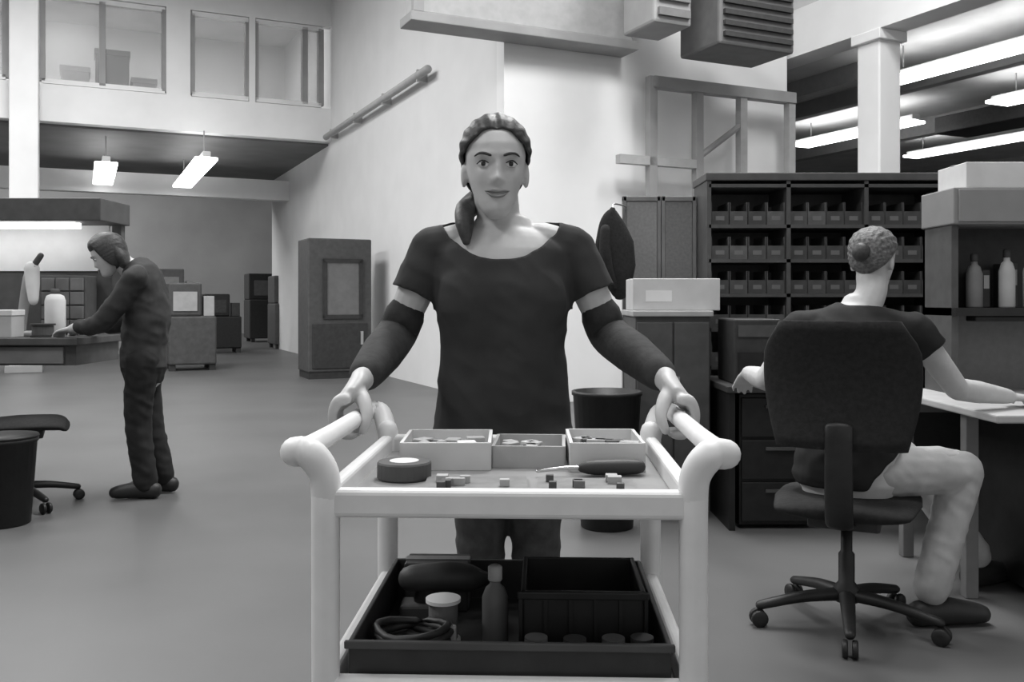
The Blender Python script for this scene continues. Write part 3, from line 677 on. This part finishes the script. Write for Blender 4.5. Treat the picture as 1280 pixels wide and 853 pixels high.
# ================================================================== office chairs
def office_chair(loc, face, label, a0, arms=True, zs=.46, tall=.56, lift=.13):
    o = thing('office_chair', label, 'chair', loc, face - math.pi / 2)
    for k in range(5):
        a = a0 + k * 2 * math.pi / 5 - (face - math.pi / 2); d = Vector((math.cos(a), math.sin(a), 0))
        lg = MB().limb([d * .03 + Vector((0, 0, .115)), d * .16 + Vector((0, 0, .105)), d * .31 + Vector((0, 0, .075))], [(.028, .024), (.024, .02), (.018, .016)], side=d.cross(Vector((0, 0, 1)))).build('base_leg', M_BLACK, o, smooth=True, local=True)
        wm = MB()
        ax = Matrix(((0, 0, d.x), (0, 0, d.y), (0, 0, 0))) 
        q = d.to_track_quat('Z', 'Y').to_matrix() @ Matrix.Identity(3)
        side = d.cross(Vector((0, 0, 1)))
        rot = side.to_track_quat('Z', 'Y').to_matrix()
        for off in (-.016, .016):
            wm.lathe(d * .315 + Vector((0, 0, .03)) + side * off, [(.008, -.009), (.027, -.009), (.03, -.005), (.03, .005), (.027, .009), (.008, .009)], 16, rot)
        wm.build('caster', M_BLACK, lg, smooth=True, local=True)
    MB().lathe((0, 0, 0), [(.04, .09), (.045, .1), (.045, .14), (.028, .16), (.028, .26), (.02, .27), (.02, zs - .06)], 18).build('gas_lift', M_BLACK, o, smooth=True, local=True)
    MB().box((0, 0, zs - .055), (.24, .26, .05)).build('mechanism', M_DARK, o, bevel=.01, local=True)
    MB().limb([(0, -.21, zs - .005), (0, 0, zs + .0), (0, .19, zs - .005), (0, .24, zs - .025)], [(.22, .03), (.25, .038), (.245, .036), (.22, .024)], n=28).build('seat', M_BLACKF, o, smooth=True, local=True)
    MB().limb([(0, -.16, zs - .05), (0, -.28, zs + .0), (0, -.285, zs + lift + .08)], [(.045, .014)] * 3).build('back_bar', M_BLACK, o, smooth=True, local=True)
    rings = []
    for i in range(13):
        t = i / 12; z = zs + lift + t * tall; hw = .21 + .045 * math.sin(min(t * 1.15, 1) * math.pi * .75) - (.05 * max(0, t - .8) / .2); th = .024
        yb = -.262 - .05 * t + .03 * math.sin(t * math.pi)
        r = []
        for j in range(28):
            a = 2 * math.pi * j / 28; cx = math.copysign(abs(math.cos(a)) ** .5, math.cos(a)); sy = math.copysign(abs(math.sin(a)) ** .8, math.sin(a))
            x = hw * cx; r.append(Vector((x, yb + th * sy + .05 * (x / .25) ** 2, z)))
        rings.append(r)
    back = MB().loft(rings).build('backrest', M_BLACKF, o, smooth=True, local=True)
    if arms:
        for sx in (-1, 1):
            MB().limb([(sx * .2, -.02, zs - .045), (sx * .28, -.03, zs - .02), (sx * .29, -.03, zs + .19)], [(.022, .012)] * 3, side=(0, 1, 0)).build('arm_post', M_BLACK, o, smooth=True, local=True)
            MB().limb([(sx * .285, -.13, zs + .205), (sx * .285, .13, zs + .205)], [(.04, .016), (.038, .014)]).build('armrest', M_BLACK, o, smooth=True, local=True)
    return o
office_chair((CX, CY, 0), math.atan2(Fd.y, Fd.x), 'black office chair carrying the seated person in pale trousers', math.radians(180), arms=False, zs=.45, tall=.43, lift=.22)
office_chair((-2.80, 5.22, 0), math.radians(25), 'empty black office chair at the edge beside the workbench', math.radians(-37), arms=False, zs=.47, tall=.4)

# ================================================================== right-hand workplace
# long black desk under the dark shelving
o = thing('back_desk', 'black desk standing under the dark bin shelving', 'desk', (1.8, 4.95, 0))
MB().bb(1.08, 2.75, 4.62, 5.28, .70, .735).build('desktop', M_DARK, o, bevel=.005)
MB().bb(1.10, 1.13, 4.66, 5.26, 0, .70).build('side_panel', M_BLACK, o)
MB().bb(2.70, 2.73, 4.66, 5.26, 0, .70).build('side_panel', M_BLACK, o)
MB().bb(1.13, 2.70, 5.2, 5.22, .1, .70).build('modesty_panel', M_BLACK, o)
pd = MB().bb(1.16, 1.58, 4.70, 5.18, .02, .69).build('pedestal', M_BLACK, o, bevel=.004)
for k in range(3):
    dr = MB().bb(1.17, 1.57, 4.685, 4.70, .04 + k * .215, .24 + k * .215).build('drawer', M_BLACK, o, bevel=.004)
    MB().bb(1.29, 1.45, 4.67, 4.685, .19 + k * .215, .205 + k * .215).build('drawer_handle', M_DGREY, dr)
o = thing('desktop_computer', 'dark computer box on the black desk beside the seated person', 'computer', (1.25, 4.9, .735))
MB().bb(1.14, 1.38, 4.72, 5.1, .735, 1.07).build('case', M_DARK, o, bevel=.008)
MB().bb(1.16, 1.36, 4.712, 4.72, .98, 1.04).build('drive_bay', M_DGREY, o)
MB().bb(1.16, 1.36, 4.712, 4.72, .76, .9).build('vent_grille', M_BLACK, o)
# shelving with bins
SX0, SX1, SY = 1.14, 2.50, 5.32
o = thing('bin_shelving', 'tall dark shelving unit full of parts bins behind the seated person', 'shelving', (1.8, 5.5, 0))
levels = [.78, 1.0, 1.2, 1.4, 1.6]
for x in (SX0, 1.6, 2.05, SX1): MB().bb(x - .012, x + .012, SY, SY + .38, 0, 1.86).build('upright', M_DGREY, o)
for z in levels + [1.835]: MB().bb(SX0, SX1, SY, SY + .38, z - .014, z + .006).build('shelf', M_DGREY, o)
MB().bb(SX0, SX1, SY + .37, SY + .38, .7, 1.86).build('back_panel', M_DGREY, o)
MB().bb(SX0 - .02, SX1 + .02, SY - .01, SY + .39, 1.86, 1.905).build('top_panel', M_DGREY, o, bevel=.005)
def bin_proto(m, label):
    b = thing('parts_bin', label, 'bin', (0, 0, 0), 0, 'parts bins in the dark shelving')
    wd, dp, h = .098, .26, .13
    mbx = MB()
    MB().bb(-wd / 2, wd / 2, 0, dp, 0, .004).build('base', m, b, local=True)
    for q in (-1, 1): MB().bb(q * wd / 2 - .003, q * wd / 2 + .003, 0, dp, 0, h).build('side_wall', m, b, local=True)
    MB().bb(-wd / 2, wd / 2, dp - .004, dp, 0, h).build('rear_wall', m, b, local=True)
    MB().bb(-wd / 2, wd / 2, -.002, .003, 0, h * .6).build('front_wall', m, b, local=True)
    MB().bb(-.025, .025, -.004, -.002, .025, .05).build('card_label', M_MGREY, b, local=True)
    return b
mats3 = [mat('bin_a', .06, .5, .2, 20), mat('bin_b', .08, .5, .2, 20), mat('bin_c', .11, .5, .2, 20)]
protos = [None, None, None]
ORD = 'first second third fourth fifth sixth seventh eighth ninth tenth eleventh twelfth'.split()
ROWS = ['lowest row', 'second lowest row', 'middle row', 'second highest row', 'top row']
for li, z in enumerate(levels):
    for bay, (xa, xb) in enumerate(((SX0 + .015, 1.588), (1.612, 2.038), (2.062, SX1 - .015))):
        for k in range(4):
            if random.random() < .06: continue
            x = xa + (k + .5) * (xb - xa) / 4; q = random.choice((0, 0, 1, 1, 2))
            lb = 'parts bin, %s from the jacket end, %s of dark shelving' % (ORD[bay * 4 + k], ROWS[li])
            loc = (x, SY + .03, z + .007)
            if protos[q] is None: protos[q] = bin_proto(mats3[q], lb); protos[q].location = loc
            else: copy_tree(protos[q], loc, 0, lb)
# grey partition panels
def partition(x0, x1, y, h, label, m=M_PARTN):
    o = thing('partition', label, 'partition', ((x0 + x1) / 2, y, 0))
    MB().bb(x0 + .02, x1 - .02, y - .02, y + .02, .08, h - .03).build('panel', m, o, bevel=.006)
    for x in (x0, x1): MB().bb(x - .0, x + .02, y - .026, y + .026, 0, h).build('post', M_MGREY, o) if x == x0 else MB().bb(x - .02, x, y - .026, y + .026, 0, h).build('post', M_MGREY, o)
    MB().bb(x0, x1, y - .026, y + .026, h - .03, h).build('cap_rail', M_MGREY, o, bevel=.004)
    return o
partition(.675, .905, 5.62, 1.80, 'grey fabric partition panel with the black jacket on its edge', mat('partition_pale', .21, .95, .1, 60, .1))
partition(.91, 1.12, 5.62, 1.80, 'darker grey fabric partition panel beside the dark shelving')
partition(2.56, 3.7, 5.35, 1.45, 'wide grey partition behind the hutch', M_DGREY)
# hanging jacket
o = thing('hanging_jacket', 'black jacket hanging on the edge of the grey partition', 'jacket', (.60, 5.3, 0))
jx, jy = .605, 5.40
MB().limb([(jx - .015, jy, 1.70), (jx - .02, jy, 1.63), (jx - .005, jy, 1.50), (jx + .012, jy, 1.36), (jx + .025, jy, 1.25), (jx + .03, jy, 1.19)], [(.018, .015), (.07, .03), (.115, .045), (.11, .045), (.07, .035), (.035, .02)], n=24).build('cloth', M_BLACKF, o, smooth=True)
MB().limb([(jx - .06, jy - .03, 1.58), (jx - .06, jy - .045, 1.42), (jx - .01, jy - .03, 1.25)], [.03, .034, .02]).build('cloth_sleeve', M_BLACKF, o, smooth=True)
MB().limb([(jx - .012, jy, 1.70), (jx + .0, jy + .06, 1.74), (jx + .08, jy + .16, 1.735), (jx + .085, jy + .2, 1.72)], .006, n=8).build('hook', M_METAL, o, smooth=True)
# counter-height cabinet with carton
o = thing('counter_cabinet', 'grey counter-high metal cabinet carrying the pale carton', 'cabinet', (.85, 5.2, 0))
MB().bb(.66, 1.06, 4.92, 5.42, .04, 1.08).build('body', M_DGREY, o, bevel=.006)
MB().bb(.645, 1.075, 4.9, 5.44, 1.08, 1.112).build('top', M_LGREY, o, bevel=.006)
for x0, x1, hx in ((.668, .856, .835), (.864, 1.052, .885)):
    dr = MB().bb(x0, x1, 4.902, 4.92, .08, 1.05).build('door', M_DGREY, o, bevel=.004)
    MB().bb(hx - .006, hx + .006, 4.88, 4.902, .62, .76).build('handle', M_METAL, dr)
MB().bb(.67, 1.05, 4.94, 5.4, 0, .04).build('plinth', M_DARK, o)
o = thing('carton', 'long pale carton lying on the grey counter cabinet', 'carton', (.86, 5.1, 1.112))
MB().bb(.65, 1.12, 4.95, 5.25, 1.1125, 1.285).build('body', M_PALE, o, bevel=.004)
MB().bb(.649, 1.121, 5.08, 5.12, 1.285, 1.287).build('tape', M_LGREY, o)
MB().bb(.72, .86, 4.948, 4.95, 1.16, 1.22).build('paper_label', M_WHITE, o)

# desk with hutch on the right
o = thing('side_desk', 'pale grey desk where the seated person rests a forearm', 'desk', (2.3, 3.9, 0))
MB().bb(1.74, 3.3, 3.3, 4.34, .725, .755).build('desktop', M_LGREY, o, bevel=.006)
for x, y in ((1.80, 3.62), (1.80, 4.2), (3.2, 3.62), (3.2, 4.2)):
    MB().bb(x - .025, x + .025, y - .025, y + .025, 0, .725).build('leg', M_MGREY, o, bevel=.004)
MB().bb(1.78, 3.22, 4.17, 4.19, .66, .725).build('apron', M_MGREY, o)
o = thing('drawer_pedestal', 'black drawer pedestal under the pale grey desk', 'pedestal', (2.3, 3.8, 0))
MB().bb(2.02, 2.48, 3.5, 4.1, .03, .715).build('body', M_BLACK, o, bevel=.006)
for k in range(3):
    dr = MB().bb(2.03, 2.47, 3.482, 3.5, .05 + k * .22, .255 + k * .22).build('drawer', M_BLACK, o, bevel=.004)
    MB().bb(2.17, 2.33, 3.466, 3.482, .2 + k * .22, .215 + k * .22).build('drawer_handle', M_DGREY, dr)
o = thing('desk_hutch', 'grey hutch with overhead cabinet and shelf on the pale grey desk', 'hutch', (2.5, 4.25, .755))
HXa, HXb, HYa, HYb = 1.93, 3.3, 4.0, 4.32
MB().bb(HXa, HXb, HYb - .02, HYb, .755, 1.10).build('back_panel', mat('hutch_panel', .2, .8, .08, 30), o)
MB().bb(HXa, HXb, HYb - .02, HYb, 1.135, 1.50).build('shelf_back', M_DARK, o)
for x in (HXa, HXb - .03): MB().bb(x, x + .03, HYa + .04, HYb, .755, 1.50).build('side_panel', M_DGREY, o)
MB().bb(HXa, HXb, HYa, HYb, 1.10, 1.135).build('shelf', M_BLACK, o)
MB().bb(HXa - .01, HXb + .01, HYa, HYb, 1.50, 1.66).build('overhead_cabinet', mat('hutch_front', .22, .6, .05, 10), o, bevel=.006)
for x0 in (HXa + .01, HXa + .46, HXa + .91):
    dd = MB().bb(x0, x0 + .44, HYa - .012, HYa, 1.51, 1.65).build('cabinet_door', mat('hutch_front', .22), o, bevel=.003)
MB().bb(HXa + .1, HXb - .1, HYa + .03, HYa + .12, 1.075, 1.10).build('under_shelf_lamp', M_BLACK, o, bevel=.006)
o = thing('carton', 'white carton lying on top of the hutch', 'carton', (2.4, 4.15, 1.66))
MB().bb(1.99, 3.0, 4.03, 4.3, 1.661, 1.775).build('body', M_PALE, o, bevel=.004)
MB().bb(1.989, 3.001, 4.14, 4.18, 1.775, 1.777).build('tape', M_LGREY, o)
def bottle(x, y, z, r, h, m, mc, label):
    o = thing('bottle', label, 'bottle', (x, y, z))
    MB().lathe((0, 0, 0), [(.003, 0), (r * .95, 0), (r, .006), (r, h * .62), (r * .7, h * .76), (r * .4, h * .8), (r * .4, h * .86)], 20).build('flask', m, o, smooth=True, local=True)
    MB().lathe((0, 0, 0), [(r * .46, h * .86), (r * .48, h * .87), (r * .46, h * .99), (r * .3, h)], 16).build('cap', mc, o, smooth=True, local=True)
bottle(2.06, 4.1, 1.1355, .035, .24, M_MGREY, M_DARK, 'grey bottle at the end of the hutch shelf')
bottle(2.2, 4.09, 1.1355, .034, .26, M_LGREY, M_DARK, 'pale bottle in the middle of the hutch shelf')
bottle(2.31, 4.09, 1.1355, .036, .26, M_LGREY, M_MGREY, 'pale bottle nearest the picture edge on the hutch shelf')
for k, (x, h, m, l) in enumerate(((2.13, .17, M_DARK, 'dark binder between the bottles on the hutch shelf'), (2.255, .2, M_DGREY, 'slim grey binder between the two pale bottles'))):
    o = thing('binder', l, 'binder', (x, 4.15, 1.1355))
    MB().bb(-.018, .018, -.02, .13, 0, h).build('cover', m, o, bevel=.004, local=True)
    MB().bb(-.012, .012, -.0215, -.02, h * .5, h * .85).build('spine_label', M_LGREY, o, local=True)
# ================================================================== left workbench
wb = thing('workbench', 'dark workbench with overhead shelf and lit white back board', 'workbench', (-3.2, 5.5, 0))
bx0, bx1, by0, by1 = -5.0, -2.56, 5.42, 6.1
MB().bb(bx0, bx1, by0, by1, .90, .945).build('bench_top', M_DGREY, wb, bevel=.006)
for x in (bx0 + .05, bx1 - .95):
    for y in (by0 + .05, by1 - .05): MB().bb(x - .03, x + .03, y - .03, y + .03, 0, .90).build('leg', M_DGREY, wb)
for x in (bx0 + .04, bx1 - .04): MB().bb(x - .03, x + .03, by1 - .05, by1 + .01, .945, 1.80).build('upright', M_DGREY, wb)
MB().bb(bx0, bx1 + .02, by1 - .42, by1 + .02, 1.66, 1.80).build('overhead_shelf', M_DGREY, wb, bevel=.006)
MB().bb(bx0 + .08, bx1 - .10, by1 - .03, by1 - .01, 1.36, 1.66).build('back_board', M_WHITE, wb)
MB().bb(bx0 + .07, bx1 - .07, by1 - .02, by1 - .01, .95, 1.36).build('lower_board', M_DGREY, wb)
lm = MB().bb(bx0 + .2, bx1 - .2, by1 - .3, by1 - .2, 1.625, 1.66).build('bench_lamp', M_LAMP, wb, bevel=.005)
MB().bb(bx0 + .05, bx1 - .03, by0 + .05, by1 - .05, .78, .90).build('drawer_case', M_DGREY, wb)
for k in range(5): MB().bb(bx0 + .08 + k * .46, bx0 + .5 + k * .46, by0 + .03, by0 + .05, .79, .89).build('drawer', M_MGREY, wb, bevel=.004)
# things on the bench
o = thing('bench_microscope', 'pale bench microscope with slanting arm on the workbench', 'microscope', (-3.02, 5.75, .945))
MB().box((0, 0, .015), (.2, .24, .03)).build('base', M_LGREY, o, bevel=.01, local=True)
MB().limb([(-.08, .06, .03), (-.06, .06, .2), (.0, .0, .36), (.04, -.03, .42)], [.028, .03, .034, .03]).build('arm', M_LGREY, o, smooth=True, local=True)
MB().limb([(.05, -.04, .22), (.04, -.03, .32), (.03, -.02, .42)], [.028, .04, .045]).build('head', M_PALE, o, smooth=True, local=True)
MB().limb([(.03, -.02, .42), (.09, -.03, .50)], [.02, .018]).build('eyepiece', M_DGREY, o, smooth=True, local=True)
o = thing('bench_canister', 'pale upright canister on the workbench in front of the leaning person', 'canister', (-2.84, 5.72, .945))
MB().lathe((0, 0, 0), [(.003, 0), (.055, 0), (.06, .008), (.06, .22), (.05, .25), (.025, .262)], 24).build('body', M_PALE, o, smooth=True, local=True)
MB().lathe((0, 0, 0), [(.026, .262), (.028, .264), (.028, .29), (.02, .295)], 20).build('cap', M_DGREY, o, smooth=True, local=True)
o = thing('parts_drawer_box', 'dark small-drawer box on the back of the workbench', 'drawer box', (-2.85, 5.97, .945))
MB().bb(-.17, .12, -.08, .08, 0, .38).build('case', M_DGREY, o, bevel=.004, local=True)
for r in range(4):
    for c in range(3):
        MB().bb(-.16 + c * .092, -.16 + c * .092 + .085, -.09, -.08, .015 + r * .09, .095 + r * .09).build('drawer', M_MGREY, o, bevel=.003, local=True)
o = thing('white_box', 'pale box at the near end of the workbench', 'box', (-3.06, 5.53, .945))
MB().bb(-.09, .09, -.07, .07, 0, .16).build('body', M_LGREY, o, bevel=.004, local=True)
MB().bb(-.095, .095, -.075, .075, .13, .165).build('lid', M_PALE, o, bevel=.004, local=True)
o = thing('cable_spool', 'dark spool lying on the edge of the workbench', 'spool', (-2.82, 5.53, .945))
MB().lathe((0, 0, 0), [(.07, 0), (.07, .01), (.045, .012), (.045, .07), (.07, .072), (.07, .082)], 24).build('reel', M_DARK, o, local=True)
MB().lathe((0, 0, 0), [(.0455, .013), (.06, .013), (.06, .069), (.0455, .069)], 24).build('wire', M_DGREY, o, local=True)
o = thing('waste_bin', 'black lidded waste bin on the floor before the empty office chair', 'bin', (-2.66, 4.80, 0))
MB().lathe((0, 0, 0), [(.13, 0), (.135, .005), (.165, .43), (.172, .43), (.172, .45), (.155, .45), (.125, .02)], 28).build('bucket', M_BLACK, o, smooth=True, local=True)
MB().lathe((0, 0, 0), [(.172, .452), (.176, .455), (.172, .465), (.1, .475), (.005, .478)], 28).build('lid', M_BLACK, o, smooth=True, local=True)

# ================================================================== middle distance on the left
# tall dark equipment cabinet with a window
c0 = P(418, 0, 14)
o = thing('equipment_cabinet', 'tall dark equipment cabinet with a grey window beside the white wall', 'cabinet', (c0.x, 14, 0), RA)
MB().bb(-.48, .48, -.35, .35, .1, 2.08).build('body', M_DGREY, o, bevel=.02, local=True)
MB().bb(-.20, .28, -.37, -.35, .95, 1.72).build('window_pane', M_MGREY, o, local=True)
for x in (-.23, .31): MB().bb(x - .03, x + .03, -.385, -.35, .9, 1.77).build('window_frame', M_DARK, o, local=True)
for z in (.92, 1.75): MB().bb(-.26, .34, -.385, -.35, z - .03, z + .03).build('window_frame', M_DARK, o, local=True)
MB().bb(-.42, .42, -.37, -.35, .15, .82).build('door', M_DARK, o, bevel=.01, local=True)
MB().bb(.3, .34, -.4, -.37, .5, .7).build('handle', M_METAL, o, local=True)
MB().bb(-.46, .46, -.33, .33, 0, .1).build('plinth', M_DARK, o, local=True)
def far_machine(px, Y, wd, dp, h, m, label, m2=M_LGREY, rz=RA):
    c = P(px, 0, Y)
    o = thing('machine', label, 'machine', (c.x, Y, 0), rz)
    MB().bb(-wd / 2, wd / 2, -dp / 2, dp / 2, .1, h * .62).build('base', m, o, bevel=.03, local=True)
    MB().bb(-wd / 2, wd * .2, -dp * .4, dp * .45, h * .62, h).build('head', m, o, bevel=.03, local=True)
    MB().bb(wd * .24, wd * .46, -dp * .45, -dp * .1, h * .62, h * .85).build('control_box', m2, o, bevel=.01, local=True)
    MB().bb(-wd * .4, wd * .1, -dp * .42, -dp * .4, h * .68, h * .9).build('window', m2, o, local=True)
    for a in (-1, 1):
        for b in (-1, 1): MB().bb(a * wd * .42 - .05, a * wd * .42 + .05, b * dp * .38 - .05, b * dp * .38 + .05, 0, .1).build('foot', M_DARK, o, local=True)
far_machine(238, 15.5, .75, .8, 1.45, M_DGREY, 'grey machine standing in the aisle next to the leaning person')
far_machine(276, 20.5, .8, .7, 1.3, M_BLACK, 'black machine in the far aisle', M_DARK)
far_machine(340, 26, 1.4, 1, 1.9, M_DARK, 'dark machine farthest down the aisle', M_MGREY)
far_machine(215, 22, 1.2, 1, 1.9, M_MGREY, 'pale grey machine behind the aisle near the leaning person', M_LGREY)
far_machine(365, 22.5, 1.0, 1, 1.75, M_DGREY, 'dark grey machine behind the equipment cabinet', M_MGREY)
far_machine(95, 19, 1.6, 1, 1.9, M_MGREY, 'grey machine behind the workbench', M_LGREY)

o = thing('waste_bin', 'black open waste bin on the floor behind the forearm beside the grey cabinet', 'bin', (.49, 4.75, 0))
MB().lathe((0, 0, 0), [(.13, 0), (.135, .005), (.175, .68), (.182, .68), (.182, .70), (.165, .70), (.125, .02)], 28).build('bucket', M_BLACK, o, smooth=True, local=True)
MB().lathe((0, 0, 0), [(.11, .55), (.15, .57), (.1, .64), (.01, .66)], 20).build('bin_liner', M_DARK, o, smooth=True, local=True)
